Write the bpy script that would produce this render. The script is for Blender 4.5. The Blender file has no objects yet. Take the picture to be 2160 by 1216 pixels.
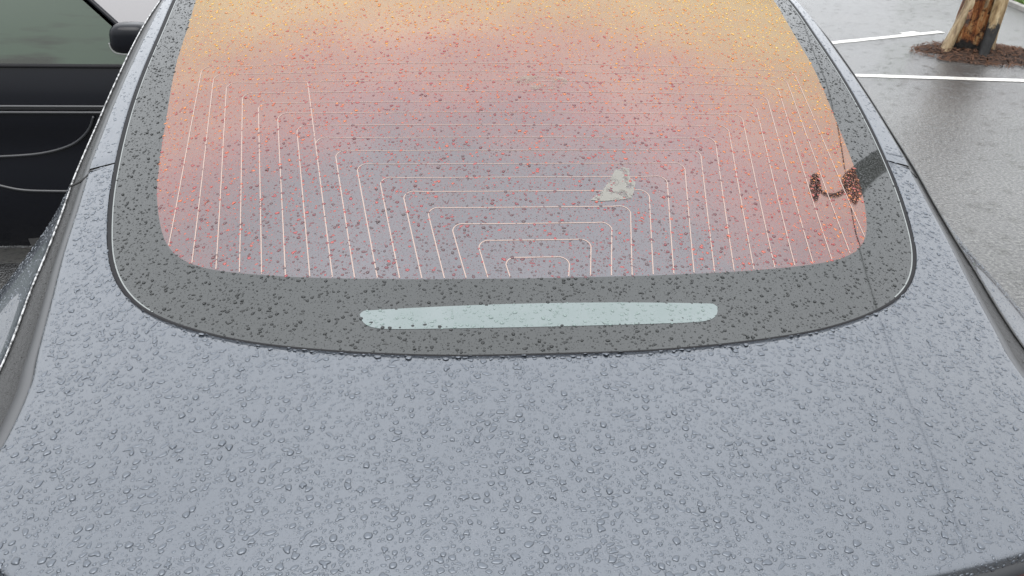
import bpy, math, random
import numpy as np
from mathutils import Vector, Matrix

rng = np.random.default_rng(7)
random.seed(7)
S = bpy.context.scene
COL = S.collection
A = np.array

# ------------------------------------------------------------------ camera, sky, sun, exposure
CAM = A([-0.14777, -0.53, 1.75]); YAW, ROLL, PITCH = 0.103176, 0.033914, math.radians(30)
cp, sp = math.cos(PITCH), math.sin(PITCH)
cf = A([math.sin(YAW) * cp, math.cos(YAW) * cp, -sp]); cr0 = A([math.cos(YAW), -math.sin(YAW), 0.]); cu0 = np.cross(cr0, cf)
cr = cr0 * math.cos(ROLL) + cu0 * math.sin(ROLL); cu = -cr0 * math.sin(ROLL) + cu0 * math.cos(ROLL)
cd = bpy.data.cameras.new('camera'); cam = bpy.data.objects.new('camera', cd); COL.objects.link(cam)
cam.matrix_world = Matrix(((cr[0], cu[0], -cf[0], CAM[0]), (cr[1], cu[1], -cf[1], CAM[1]), (cr[2], cu[2], -cf[2], CAM[2]), (0, 0, 0, 1)))
cd.sensor_width = 36; cd.lens = 36 * 1632 / 2160; cd.clip_start = .02; cd.clip_end = 600
S.camera = cam

SUN_EL, SUN_AZ = math.radians(62), math.radians(200)
w = bpy.data.worlds.new('World'); S.world = w; w.use_nodes = True
nt = w.node_tree; nt.nodes.clear()
wo = nt.nodes.new('ShaderNodeOutputWorld'); bg = nt.nodes.new('ShaderNodeBackground')
sky = nt.nodes.new('ShaderNodeTexSky'); sky.sky_type = 'NISHITA'; sky.sun_disc = False
sky.sun_elevation = SUN_EL; sky.sun_rotation = SUN_AZ; sky.air_density = 1.0; sky.dust_density = 6.0
hs = nt.nodes.new('ShaderNodeHueSaturation'); hs.inputs['Saturation'].default_value = .12
# overcast: grey cloud layer over the clear sky, softly mottled, darker towards the horizon as an overcast sky is
tc = nt.nodes.new('ShaderNodeTexCoord'); sx = nt.nodes.new('ShaderNodeSeparateXYZ')
mr = nt.nodes.new('ShaderNodeMapRange'); mr.inputs['From Min'].default_value = 0; mr.inputs['From Max'].default_value = 1
mr.inputs['To Min'].default_value = 2.45; mr.inputs['To Max'].default_value = 8.9
nz = nt.nodes.new('ShaderNodeTexNoise'); nz.inputs['Scale'].default_value = 2.2; nz.inputs['Detail'].default_value = 4
nr = nt.nodes.new('ShaderNodeMapRange'); nr.inputs['From Min'].default_value = .3; nr.inputs['From Max'].default_value = .7
nr.inputs['To Min'].default_value = .88; nr.inputs['To Max'].default_value = 1.1
mu = nt.nodes.new('ShaderNodeMath'); mu.operation = 'MULTIPLY'
cc = nt.nodes.new('ShaderNodeMixRGB'); cc.blend_type = 'MULTIPLY'; cc.inputs['Fac'].default_value = 1; cc.inputs['Color2'].default_value = (.97, 1., 1.04, 1)
mx = nt.nodes.new('ShaderNodeMixRGB'); mx.inputs['Fac'].default_value = .85
L = nt.links.new
L(tc.outputs['Generated'], sx.inputs[0]); L(sx.outputs['Z'], mr.inputs['Value']); L(tc.outputs['Generated'], nz.inputs['Vector'])
L(nz.outputs['Fac'], nr.inputs['Value']); L(mr.outputs[0], mu.inputs[0]); L(nr.outputs[0], mu.inputs[1])
L(mu.outputs[0], cc.inputs['Color1']); L(sky.outputs['Color'], hs.inputs['Color'])
L(hs.outputs['Color'], mx.inputs['Color1']); L(cc.outputs['Color'], mx.inputs['Color2'])
L(mx.outputs['Color'], bg.inputs['Color']); bg.inputs['Strength'].default_value = .12
L(bg.outputs[0], wo.inputs['Surface'])
sd = bpy.data.lights.new('sun', 'SUN'); sd.energy = .5; sd.angle = math.radians(50); sd.color = (1, .97, .93)
so = bpy.data.objects.new('sun', sd); COL.objects.link(so)
so.rotation_euler = Vector((-math.sin(SUN_AZ) * math.cos(SUN_EL), -math.cos(SUN_AZ) * math.cos(SUN_EL), -math.sin(SUN_EL))).to_track_quat('-Z', 'Y').to_euler()
vs = S.view_settings; vs.view_transform = 'Standard'; vs.look = 'None'; vs.gamma = 1; vs.use_curve_mapping = False; vs.exposure = 2.0

# ------------------------------------------------------------------ helpers
def pchip(x, y):
    x = A(x, float); y = A(y, float); h = np.diff(x); d = np.diff(y) / h; m = np.zeros(len(x))
    m[1:-1] = np.where(d[1:] * d[:-1] > 0, 2 * d[1:] * d[:-1] / (d[1:] + d[:-1] + 1e-12), 0); m[0] = d[0]; m[-1] = d[-1]
    def f(q):
        q = np.clip(np.asarray(q, float), x[0], x[-1]); i = np.clip(np.searchsorted(x, q) - 1, 0, len(x) - 2)
        t = (q - x[i]) / h[i]
        return (2*t**3-3*t**2+1)*y[i]+(t**3-2*t**2+t)*h[i]*m[i]+(-2*t**3+3*t**2)*y[i+1]+(t**3-t**2)*h[i]*m[i+1]
    return f
def tab(s):
    p = A([[float(v) for v in t.split(',')] for t in s.split()]); return p[:, 0], p[:, 1]
def smooth(f, a, b, sig):
    q = np.linspace(a - .6, b + .6, int((b - a + 1.2) / .01) + 1); v = f(q)
    v = np.where(q < a, f(a) + (q - a) * (f(a + .02) - f(a)) / .02, v)
    k = np.exp(-.5 * (np.arange(-40, 41) * .01 / sig) ** 2); k /= k.sum()
    vv = np.convolve(np.pad(v, 40, mode='edge'), k, mode='valid')
    return pchip(q[::4], vv[::4])

def mesh_obj(name, verts, faces, mat, parent=None, smooth_=True, mats=None, midx=None):
    me = bpy.data.meshes.new(name)
    verts = np.asarray(verts, dtype=np.float32).reshape(-1, 3)
    if isinstance(faces, np.ndarray):
        n, k = faces.shape
        me.vertices.add(len(verts)); me.vertices.foreach_set('co', verts.ravel())
        me.loops.add(n * k); me.loops.foreach_set('vertex_index', faces.astype(np.int32).ravel())
        me.polygons.add(n); me.polygons.foreach_set('loop_start', np.arange(0, n * k, k, dtype=np.int32))
        me.update(calc_edges=True)
    else:
        me.from_pydata(verts.tolist(), [], faces); me.update()
    for m in (mats or [mat]): me.materials.append(m)
    if midx is not None: me.polygons.foreach_set('material_index', np.asarray(midx, dtype=np.int32))
    me.polygons.foreach_set('use_smooth', np.full(len(me.polygons), smooth_, dtype=bool))
    me.validate(clean_customdata=False)
    o = bpy.data.objects.new(name, me); COL.objects.link(o)
    if parent: o.parent = parent
    return o
def grid_faces(n, m, closed=False):
    i, j = np.meshgrid(np.arange(n - 1), np.arange(m if closed else m - 1), indexing='ij')
    a = i * m + j; b = i * m + (j + 1) % m; c = (i + 1) * m + (j + 1) % m; d = (i + 1) * m + j
    return np.stack([a, b, c, d], -1).reshape(-1, 4)
def grid_obj(name, P, mat, parent=None, closed=False, flip=False, smooth_=True):
    n, m = P.shape[:2]; f = grid_faces(n, m, closed)
    if flip: f = f[:, ::-1]
    return mesh_obj(name, P.reshape(-1, 3), f, mat, parent, smooth_)
def thing(name, label, cat, loc=(0, 0, 0), group=None):
    o = bpy.data.objects.new(name, None); COL.objects.link(o); o.location = loc; o.empty_display_size = .1
    return tag(o, label, cat, group)
def tag(o, label, cat=None, group=None, kind=None):
    if label: o['label'] = label
    if cat: o['category'] = cat
    if group: o['group'] = group
    if kind: o['kind'] = kind
    return o
def tube(path, rad, seg=8, cap=True):
    path = A(path, float); n = len(path); rad = np.broadcast_to(np.asarray(rad, float), (n,))
    T = np.gradient(path, axis=0); T /= np.linalg.norm(T, axis=1)[:, None] + 1e-9
    up = A([0, 0, 1.]) if abs(T[0, 2]) < .9 else A([1., 0, 0]); V = []
    for i in range(n):
        u = np.cross(T[i], up); u /= np.linalg.norm(u); v = np.cross(u, T[i]); up = v
        a = np.linspace(0, 2 * np.pi, seg, endpoint=False)
        V.append(path[i] + rad[i] * (np.cos(a)[:, None] * u + np.sin(a)[:, None] * v))
    P = A(V); f = [list(r) for r in grid_faces(n, seg, True)]
    if cap: f += [list(range(seg))[::-1], [(n - 1) * seg + k for k in range(seg)]]
    return P.reshape(-1, 3), f
def tube_obj(name, path, rad, mat, parent=None, seg=8):
    v, f = tube(path, rad, seg); return mesh_obj(name, v, f, mat, parent)
def box(c, s):
    c = A(c, float); s = A(s, float) / 2
    v = A([[x, y, z] for x in (-1, 1) for y in (-1, 1) for z in (-1, 1)]) * s + c
    return v, [[0, 1, 3, 2], [4, 6, 7, 5], [0, 4, 5, 1], [2, 3, 7, 6], [0, 2, 6, 4], [1, 5, 7, 3]]
def bevel(o, wd, seg=2):
    m = o.modifiers.new('bevel', 'BEVEL'); m.width = wd; m.segments = seg; m.limit_method = 'ANGLE'; return o

# ------------------------------------------------------------------ materials
class NT:
    def __init__(s, name):
        s.m = bpy.data.materials.new(name); s.m.use_nodes = True; s.t = s.m.node_tree
        s.b = s.t.nodes['Principled BSDF']
    def n(s, typ, **kw):
        n = s.t.nodes.new('ShaderNode' + typ)
        for k, v in kw.items():
            if k in n.inputs.keys(): n.inputs[k].default_value = v
            else: setattr(n, k, v)
        return n
    def l(s, a, b): s.t.links.new(a, b)
    def set(s, **kw):
        for k, v in kw.items():
            v = (*v, 1) if isinstance(v, tuple) and len(v) == 3 else v
            s.b.inputs[k.replace('_', ' ')].default_value = v
        return s
    def ramp(s, stops, fac=None, interp='LINEAR'):
        r = s.n('ValToRGB'); e = r.color_ramp; e.interpolation = interp
        while len(e.elements) < len(stops): e.elements.new(.5)
        for el, (p, c) in zip(e.elements, stops): el.position = p; el.color = (*c, 1) if len(c) == 3 else c
        if fac is not None: s.l(fac, r.inputs['Fac'])
        return r
    def coord(s): return s.n('TexCoord').outputs['Object']
    def noise(s, scale, detail=3, rough=.5, vec=None):
        n = s.n('TexNoise', Scale=scale, Detail=detail, Roughness=rough)
        s.l(vec if vec is not None else s.coord(), n.inputs['Vector']); return n.outputs['Fac']
    def bump(s, h, strength, dist, target='Normal', prev=None):
        b = s.n('Bump', Strength=strength, Distance=dist); s.l(h, b.inputs['Height'])
        if prev is not None: s.l(prev, b.inputs['Normal'])
        if target: s.l(b.outputs[0], s.b.inputs[target])
        return b.outputs[0]
    def math(s, op, a, b):
        n = s.n('Math', operation=op)
        for i, v in enumerate((a, b)):
            if isinstance(v, (int, float)): n.inputs[i].default_value = v
            else: s.l(v, n.inputs[i])
        return n.outputs[0]
    def mix(s, fac, c1, c2, blend='MIX'):
        n = s.n('MixRGB', blend_type=blend)
        for k, v in (('Fac', fac), ('Color1', c1), ('Color2', c2)):
            if isinstance(v, (int, float)): n.inputs[k].default_value = v
            elif isinstance(v, tuple): n.inputs[k].default_value = (*v, 1)
            else: s.l(v, n.inputs[k])
        return n.outputs[0]
M = {}
def simple(name, col, rough=.5, **kw):
    m = NT(name).set(Base_Color=col, Roughness=rough, **kw); M[name] = m.m; return m

PAINT = (.034, .041, .052)
def paint_mat(name, micro=True):
    m = NT(name).set(Base_Color=PAINT, Metallic=.75, Roughness=.42, Coat_Weight=1., Coat_IOR=1.64, Coat_Roughness=.03)
    if micro:
        v = m.n('TexVoronoi', Scale=520.); m.l(m.coord(), v.inputs['Vector'])
        r = m.ramp([(0, (1, 1, 1)), (.32, (0, 0, 0))], v.outputs['Distance'])
        n2 = m.noise(26, 3); r2 = m.ramp([(.42, (0, 0, 0)), (.62, (1, 1, 1))], n2)
        h = m.math('MULTIPLY', r.outputs[0], r2.outputs[0])
        m.bump(h, .55, .0008, 'Coat Normal'); m.bump(h, .35, .0008, 'Normal')
    M[name] = m.m
paint_mat('car_paint'); paint_mat('car_paint_dry', False)

def film_facing(m, attr=None):
    """1 - cos of the angle between the line of sight and the window film (its own normal, stored per drop for the drops on it)"""
    if attr is None:
        return m.n('LayerWeight', Blend=.5).outputs['Facing']
    a = m.n('Attribute', attribute_name=attr); g = m.n('NewGeometry')
    d = m.n('VectorMath', operation='DOT_PRODUCT'); m.l(a.outputs['Vector'], d.inputs[0]); m.l(g.outputs['Incoming'], d.inputs[1])
    return m.math('SUBTRACT', 1., d.outputs['Value'])

def glass_mats():
    m = NT('coated_glass')
    f = film_facing(m)
    wob = m.math('MULTIPLY_ADD', m.noise(7, 5), .12); wob.node.inputs[2].default_value = -.06
    fw = m.math('ADD', f, wob)
    # multilayer solar film: what it reflects runs from neutral grey through rose to orange as the angle grows
    refl = m.ramp([(.28, (.104, .106, .113)), (.37, (.113, .107, .111)), (.445, (.162, .113, .109)), (.53, (.208, .141, .118)), (.60, (.245, .178, .124)), (.70, (.28, .215, .138))], fw)
    v = m.n('TexVoronoi', Scale=430.); m.l(m.coord(), v.inputs['Vector'])
    dots = m.ramp([(.10, (1, 1, 1)), (.34, (0, 0, 0))], v.outputs['Distance'])
    sel = m.ramp([(.45, (0, 0, 0)), (.8, (1, 1, 1))], v.outputs['Color'])
    dm = m.math('MULTIPLY', dots.outputs[0], sel.outputs[0])
    hot = m.ramp([(.28, (.07, .05, .055)), (.36, (.12, .07, .074)), (.46, (.20, .075, .065)), (.55, (.30, .13, .055)), (.70, (.36, .22, .07))], f)
    gl = m.n('BsdfGlossy', Roughness=.02); m.l(m.mix(dm, refl.outputs[0], hot.outputs[0]), gl.inputs['Color'])
    bp = m.bump(dm, .35, .0006, None); m.l(bp, gl.inputs['Normal'])
    df = m.n('BsdfDiffuse', Color=(.006, .004, .004, 1)); ad = m.n('AddShader')
    m.l(gl.outputs[0], ad.inputs[0]); m.l(df.outputs[0], ad.inputs[1])
    m.l(ad.outputs[0], m.t.nodes['Material Output'].inputs['Surface'])
    M['coated_glass'] = m.m
    m = NT('frit_glass').set(Base_Color=(.012, .0135, .013), Roughness=.03, IOR=1.51)
    v = m.n('TexVoronoi', Scale=520.); m.l(m.coord(), v.inputs['Vector'])
    dots = m.ramp([(.10, (1, 1, 1)), (.34, (0, 0, 0))], v.outputs['Distance'])
    sel = m.ramp([(.5, (0, 0, 0)), (.85, (1, 1, 1))], v.outputs['Color'])
    m.bump(m.math('MULTIPLY', dots.outputs[0], sel.outputs[0]), .5, .0008)
    M['frit_glass'] = m.m
    # drops on the coated glass: the film's full colour, with lens light and shade painted over it
    m = NT('drop_on_film').set(Roughness=.02, IOR=1.33)
    f = film_facing(m, 'film_normal'); rn = m.n('Attribute', attribute_name='variation').outputs['Fac']
    fj = m.math('ADD', f, m.math('MULTIPLY_ADD', rn, .22)); 
    fj.node.inputs[1].links[0].from_node.inputs[2].default_value = -.15
    hot = m.ramp([(.20, (.055, .040, .044)), (.31, (.100, .036, .042)), (.37, (.20, .044, .048)), (.46, (.29, .075, .048)), (.56, (.38, .15, .035)), (.70, (.46, .30, .06))], fj)
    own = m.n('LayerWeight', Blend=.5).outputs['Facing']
    sh = m.ramp([(.0, (1.1, 1.1, 1.1)), (.22, (1., 1., 1.)), (.42, (.55, .5, .52)), (.62, (.30, .28, .30)), (.85, (.5, .45, .4))], own)  # bright towards the viewer, dark beyond: painted imitation of light bent by the drop
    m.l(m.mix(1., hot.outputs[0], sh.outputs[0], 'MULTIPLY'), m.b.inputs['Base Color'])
    M['drop_on_film'] = m.m
    simple('drop_on_frit', (.008, .009, .009), .02, IOR=1.33)
    simple('drop_on_lens', (.10, .125, .12), .02, IOR=1.33)
    m = NT('drop_on_paint').set(Base_Color=(.045, .053, .065), Metallic=.72, Roughness=.38, Coat_Weight=1., Coat_IOR=1.38, Coat_Roughness=.015)
    M['drop_on_paint'] = m.m
glass_mats()
simple('black_rubber', (.007, .007, .008), .75, Specular_IOR_Level=.2)
simple('black_gap', (.006, .006, .006), .8)
m = simple('wet_black_trim', (.016, .016, .016), .4, Specular_IOR_Level=.35)
m.bump(m.noise(160, 4, .6), .8, .003)
m = simple('haunch_trim', (.030, .031, .033), .4)
simple('glass_edge', (.11, .118, .115), .15)
m = simple('glint_moulding', (.2, .2, .2), .2)
m.l(m.ramp([(.4, (.05, .05, .05)), (.55, (.30, .30, .30))], m.noise(110, 3, .6)).outputs[0], m.b.inputs['Base Color'])  # pale flecks stand in for light caught by beads of water
simple('heater_line', (.21, .152, .128), .6)
m = simple('patch_tint', (.125, .12, .105), .5)
m.l(m.ramp([(.36, (.12, .12, .12)), (.52, (.85, .85, .85))], m.noise(55, 4, .6)).outputs[0], m.b.inputs['Alpha'])
m = simple('faint_patch_tint', (.16, .13, .10), .5)
m.l(m.ramp([(.42, (.0, .0, .0)), (.62, (.5, .5, .5))], m.noise(40, 4, .6)).outputs[0], m.b.inputs['Alpha'])
m = simple('brake_lens', (.27, .34, .33), .08, IOR=1.5)
m.l(m.ramp([(.3, (.076, .097, .094)), (.7, (.094, .112, .112))], m.noise(14, 2)).outputs[0], m.b.inputs['Base Color'])
simple('red_lamp', (.014, .001, .0015), .12, IOR=1.25)
simple('tyre', (.015, .015, .015), .8); simple('alloy', (.30, .31, .32), .3, Metallic=.9)
simple('dark_paint', (.0022, .0027, .0045), .09, IOR=1.27)
m = simple('dark_trim', (.008, .009, .011), .35)
m = NT('green_glass').set(Base_Color=(.045, .062, .045), Roughness=.03, IOR=1.5)
st = m.n('Mapping', Scale=(1.2, 1.2, 9)); m.l(m.coord(), st.inputs['Vector'])
m.l(m.ramp([(.34, (.012, .014, .009)), (.5, (.024, .038, .024))], m.noise(2.3, 3, .5, st.outputs[0])).outputs[0], m.b.inputs['Base Color'])  # horizontal streaks imitate reflected branches, painted into the base colour
M['green_glass'] = m.m
simple('pale_glass', (.13, .122, .122), .15, IOR=1.5)  # pale base stands in for the bright reflection on the black car's windscreen
simple('chrome', (.6, .61, .62), .12, Metallic=1.)
simple('galvanised', (.12, .12, .12), .5); simple('wire_black', (.02, .02, .02), .6)
simple('dark_wood', (.035, .028, .022), .8)
# wet asphalt
m = NT('wet_asphalt').set(IOR=1.46)
gl = m.noise(420, 3); big = m.noise(.55, 4)
c = m.ramp([(.3, (.018, .018, .019)), (.7, (.075, .074, .070))], gl)
agg = m.ramp([(.36, (.35, .35, .35)), (.5, (1, 1, 1)), (.66, (1.9, 1.88, 1.8))], m.noise(55, 3, .7))
m.l(m.mix(1., m.mix(.5, c.outputs[0], m.ramp([(.35, (.040, .040, .040)), (.65, (.070, .069, .066))], big).outputs[0]), agg.outputs[0], 'MULTIPLY'), m.b.inputs['Base Color'])
m.l(m.ramp([(.35, (.05, .05, .05)), (.62, (.15, .15, .15))], big).outputs[0], m.b.inputs['Roughness'])
rip = m.n('TexVoronoi', Scale=9.); m.l(m.coord(), rip.inputs['Vector'])
ring = m.n('Math', operation='SINE'); m.l(m.math('MULTIPLY', rip.outputs['Distance'], 46.), ring.inputs[0])
rs = m.ramp([(.0, (1, 1, 1)), (.5, (0, 0, 0))], rip.outputs['Distance'])
p = m.bump(m.math('MULTIPLY', ring.outputs[0], rs.outputs[0]), .38, .006, None)
mpr = m.n('Mapping', Scale=(1., 1.6, 1.)); m.l(m.coord(), mpr.inputs['Vector'])
p = m.bump(m.noise(17, 5, .68, mpr.outputs[0]), .5, .008, None, p)
p = m.bump(m.noise(70, 4, .65), .5, .005, None, p)
m.bump(gl, .35, .003, 'Normal', p)
M['wet_asphalt'] = m.m
m = simple('line_paint', (.72, .71, .66), .35)
m.l(m.ramp([(.36, (.17, .165, .155)), (.5, (.36, .35, .325))], m.noise(38, 5, .7)).outputs[0], m.b.inputs['Base Color'])
m = simple('kerb_concrete', (.34, .33, .31), .6); m.bump(m.noise(60, 4), .4, .004)
m.l(m.ramp([(.3, (.14, .135, .125)), (.7, (.22, .21, .195))], m.noise(9, 5)).outputs[0], m.b.inputs['Base Color'])
m = simple('soil', (.05, .032, .022), .8, Specular_IOR_Level=.15)
m.l(m.ramp([(.3, (.009, .006, .005)), (.55, (.028, .016, .011)), (.75, (.07, .045, .03))], m.noise(34, 5, .7)).outputs[0], m.b.inputs['Base Color'])
m.bump(m.noise(60, 5, .7), .9, .03)
m = NT('peeling_bark').set(Roughness=.55)
mp = m.n('Mapping', Scale=(9, 9, 1.6)); m.l(m.coord(), mp.inputs['Vector'])
nzb = m.noise(1.6, 6, .65, mp.outputs[0])
m.l(m.ramp([(.30, (.018, .007, .004)), (.42, (.10, .030, .010)), (.52, (.19, .075, .025)), (.62, (.27, .165, .075)), (.75, (.33, .26, .17))], nzb).outputs[0], m.b.inputs['Base Color'])
fl = m.noise(14, 6, .75); m.l(m.mix(m.ramp([(.40, (1, 1, 1)), (.50, (0, 0, 0))], fl).outputs[0], [l for l in m.t.links if l.to_socket == m.b.inputs['Base Color']][0].from_socket, (.022, .010, .006)), m.b.inputs['Base Color'])
m.bump(m.math('ADD', nzb, fl), 1., .06); M['peeling_bark'] = m.m
m = NT('pale_root').set(Roughness=.55)
mp = m.n('Mapping', Scale=(7, 7, 2.)); m.l(m.coord(), mp.inputs['Vector'])
nzb = m.noise(2.2, 6, .65, mp.outputs[0])
m.l(m.ramp([(.30, (.045, .025, .012)), (.46, (.16, .11, .055)), (.62, (.26, .205, .125))], nzb).outputs[0], m.b.inputs['Base Color'])
m.bump(nzb, .9, .04); M['pale_root'] = m.m
for nm, src, h0, dk in (('stained_root', 'pale_root', .33, (.012, .012, .012)), ('stained_bark', 'peeling_bark', .15, (.010, .009, .008))):
    mm = M[src].copy(); mm.node_tree.nodes['Principled BSDF'].inputs['Specular IOR Level'].default_value = .15; mm.name = nm; M[nm] = mm; t_ = mm.node_tree; b_ = t_.nodes['Principled BSDF']
    q_ = NT.__new__(NT); q_.m = mm; q_.t = t_; q_.b = b_
    old = [l for l in t_.links if l.to_socket == b_.inputs['Base Color']][0].from_socket
    sp_ = q_.n('SeparateXYZ'); q_.l(q_.coord(), sp_.inputs[0])
    zz_ = q_.math('ADD', sp_.outputs['Z'], q_.math('MULTIPLY_ADD', q_.noise(11, 4, .7), .34)); zz_.node.inputs[1].links[0].from_node.inputs[2].default_value = -.17
    q_.l(q_.mix(q_.ramp([(h0 - .03, (1, 1, 1)), (h0 + .03, (0, 0, 0))], zz_).outputs[0], old, dk), b_.inputs['Base Color'])
m = simple('charred_root', (.017, .016, .016), .6); m.bump(m.noise(40, 4), .6, .02)
simple('leaf', (.05, .085, .022), .5); simple('grass_blade', (.075, .13, .025), .6); simple('dead_leaf', (.055, .026, .014), .8, Specular_IOR_Level=.2)

# ------------------------------------------------------------------ ground
def flat(name, pts, z, mat, parent=None):
    return mesh_obj(name, [(x, y, z) for x, y in pts], [list(range(len(pts)))], mat, parent, False)
gr = flat('asphalt', [(-150, -150), (150, -150), (150, 150), (-150, 150)], 0, M['wet_asphalt'])
tag(gr, 'wet grey asphalt of the car park under falling rain', kind='structure')
def line(a, b, wd):
    a = A(a, float); b = A(b, float); d = (b - a) / np.linalg.norm(b - a); n = A([-d[1], d[0]]) * wd / 2
    N = 40; L_, R_ = [], []
    for k in range(N):
        c = a + (b - a) * k / (N - 1); e1, e2 = rng.normal(0, .003, 2)
        L_.append(c + n * (1 + e1 / wd * 2)); R_.append(c - n * (1 + e2 / wd * 2))
    P = A([[(*l, .004), (*r, .004)] for l, r in zip(L_, R_)])
    o = grid_obj('parking_line', P, M['line_paint'], gr, smooth_=False); return o
line((1.0, 6.46), (9.0, 5.71), .105)
line((1.2, 6.43), (5.60, 8.155), .10)
line((-6.5, 2.90), (-1.1, 2.86), .16)
line((5.05, 8.02), (5.28, 8.13), .08)

# kerb and grass island, upper right
kx = lambda y: 7.58 + (y - 9.68) * .19 + .02 * math.sin(y * 1.3)
ys = np.linspace(5.2, 22, 60)
prof = [(0, 0), (.0, .05), (.01, .062), (.050, .066), (.058, .060), (.058, 0)]
P = A([[(kx(y) + dx, y, z) for dx, z in prof] for y in ys])
ko = grid_obj('kerb', P, M['kerb_concrete'], smooth_=False); tag(ko, 'pale concrete kerb edging the grass at the top right', kind='structure')
P = A([[(kx(y) + .058 + t * 6, y, .055 + .06 * math.sin(t * 3)) for t in np.linspace(0, 1, 8)] for y in ys])
tag(grid_obj('verge_soil', P, M['soil']), 'bare earth under the grass verge', kind='structure')
NB = 26000
gx = rng.random(NB) ** 1.5 * 3.0; gy = rng.uniform(8, 14, NB); bx = A([kx(y) for y in gy]) + .062 + gx; bz = .055 + .06 * np.sin(gx / 6 * 3)
ang = rng.uniform(0, 2 * np.pi, NB); hh = rng.uniform(.05, .13, NB); ln = rng.normal(0, .04, (NB, 2)); wd = .009
V = np.zeros((NB, 3, 3)); V[:, 0] = np.c_[bx - wd * np.cos(ang), gy - wd * np.sin(ang), bz]; V[:, 1] = np.c_[bx + wd * np.cos(ang), gy + wd * np.sin(ang), bz]
V[:, 2] = np.c_[bx + ln[:, 0], gy + ln[:, 1], bz + hh]
tag(mesh_obj('grass', V.reshape(-1, 3), np.arange(NB * 3).reshape(-1, 3), M['grass_blade']), 'short wet green grass behind the kerb', kind='stuff')

# ------------------------------------------------------------------ the tree with splayed roots
TX, TY = 5.32, 7.12
tree = thing('tree', 'tree trunk with peeling orange bark and splayed roots on the wet asphalt', 'tree', (TX, TY, 0))
def limb(name, path, rads, mat, par, seg=14, rough=.12):
    v, f = tube(path, rads, seg); v = v.reshape(len(path), seg, 3); c = v.mean(1, keepdims=True)
    ph = rng.uniform(0, 6.3, 4); a = np.linspace(0, 2 * np.pi, seg, endpoint=False); i = np.arange(len(path))[:, None]
    k = 1 + rough * (np.sin(3 * a + ph[0] + i * .25) * .6 + np.sin(5 * a + ph[1] - i * .4) * .4 + rng.normal(0, .25, (len(path), seg)))
    v = c + (v - c) * k[..., None]
    return mesh_obj(name, v.reshape(-1, 3), f, mat, par)
def spline(pts, n=14):
    pts = A(pts, float); t = np.arange(len(pts)); q = np.linspace(0, len(pts) - 1, n)
    return np.stack([pchip(t, pts[:, k])(q) for k in range(3)], 1)
zz = np.linspace(0, 2.5, 30); TX -= .105; tree.location.x = TX; tree.scale = (.80, .88, 1)
limb('trunk', np.c_[.03 + .05 * np.sin(zz), .06 + .03 * np.sin(zz * 1.7), zz], .175 + .04 * np.exp(-zz * 2) - .028 * zz / 1.0 * .6, M['stained_bark'], tree, 22, .13)
roots = [([(-.25, .02, -.03), (-.19, .02, .18), (-.09, .02, .48), (-.05, .04, .80)], (.07, .058, .065, .055), 'pale_root'),
         ([(.01, -.33, -.03), (.05, -.28, .10), (.10, -.23, .24), (.14, -.18, .42), (.18, -.12, .62), (.20, -.03, .90), (.15, .06, 1.3)], (.055, .060, .066, .072, .078, .08, .06), 'stained_root'),
         ([(.27, -.10, -.03), (.245, -.10, .22), (.235, -.04, .60), (.19, .05, 1.05)], (.065, .052, .058, .05), 'pale_root'),
         ([(.22, .22, -.03), (.20, .2, .3), (.12, .12, .7)], (.06, .06, .07), 'pale_root'),
         ]
for pts, r, mt in roots:
    n = 16; q = np.linspace(0, len(r) - 1, n)
    limb('root', spline(pts, n), np.interp(q, np.arange(len(r)), r), M[mt], tree)
# loose bark strips on the trunk
for k in range(26):
    a = rng.uniform(2.6, 6.6); z0 = rng.uniform(.25, 2.2); l = rng.uniform(.12, .4); wd = rng.uniform(.02, .05); r0 = .205
    P = A([[((r0 + .015 + .02 * math.sin(t * 3) ) * math.cos(a + s * wd * 4) + .03, (r0 + .015 + .02 * math.sin(t * 3)) * math.sin(a + s * wd * 4) + .06, z0 + t * l) for s in (-.5, .5)] for t in np.linspace(0, 1, 5)])
    P2 = P.copy(); P2[..., :2] *= .97
    v = np.concatenate([P.reshape(-1, 3), P2.reshape(-1, 3)]); f = grid_faces(5, 2); f = np.concatenate([f, f[:, ::-1] + 10])
    mesh_obj('bark_strip', v, f, M['peeling_bark' if k % 3 else 'pale_root'], tree)
# low mound of soil and litter round the roots
def mound():
    n, m_ = 14, 48; P = np.zeros((n, m_, 3)); ph = rng.uniform(0, 6.3, 3)
    for i in range(n):
        t = 1 - i / (n - 1)
        for j in range(m_):
            a = 2 * np.pi * j / m_; R = 1 + .12 * math.sin(3 * a + ph[0]) + .1 * math.sin(5 * a + ph[1]) + .06 * math.sin(9 * a + ph[2])
            x = .19 + .66 * R * t * math.cos(a); y = -.04 + .44 * R * t * math.sin(a)
            P[i, j] = (TX + x, TY + y, -.004 + .075 * (1 - t ** 1.7) + (rng.normal(0, .006) if 0 < i else 0))
    return P
tag(grid_obj('soil_mound', mound(), M['soil'], closed=True), 'low brown mound of soil round the tree roots', kind='structure')
NL = 1500; V = []
for k in range(NL):
    a = rng.uniform(0, 6.283); r = rng.random() ** .6 * 1.12; x = TX + .19 + .68 * r * math.cos(a); y = TY - .04 + .48 * r * math.sin(a)
    z = max(.006, .075 * (1 - min(r, 1) ** 1.7)) + .006; d = rng.uniform(0, 6.283); l = rng.uniform(.012, .05); w_ = rng.uniform(.003, .008)
    u = A([math.cos(d), math.sin(d), rng.normal(0, .3)]) * l; v = A([-math.sin(d), math.cos(d), 0]) * w_; c = A([x, y, z])
    V.append([c - u, c + v, c + u + A([0, 0, .008]), c - v])
tag(mesh_obj('leaf_litter', A(V).reshape(-1, 3), np.arange(NL * 4).reshape(-1, 4), M['dead_leaf'], None, False), 'brown twigs and dead leaves strewn round the tree base', kind='stuff')

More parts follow.
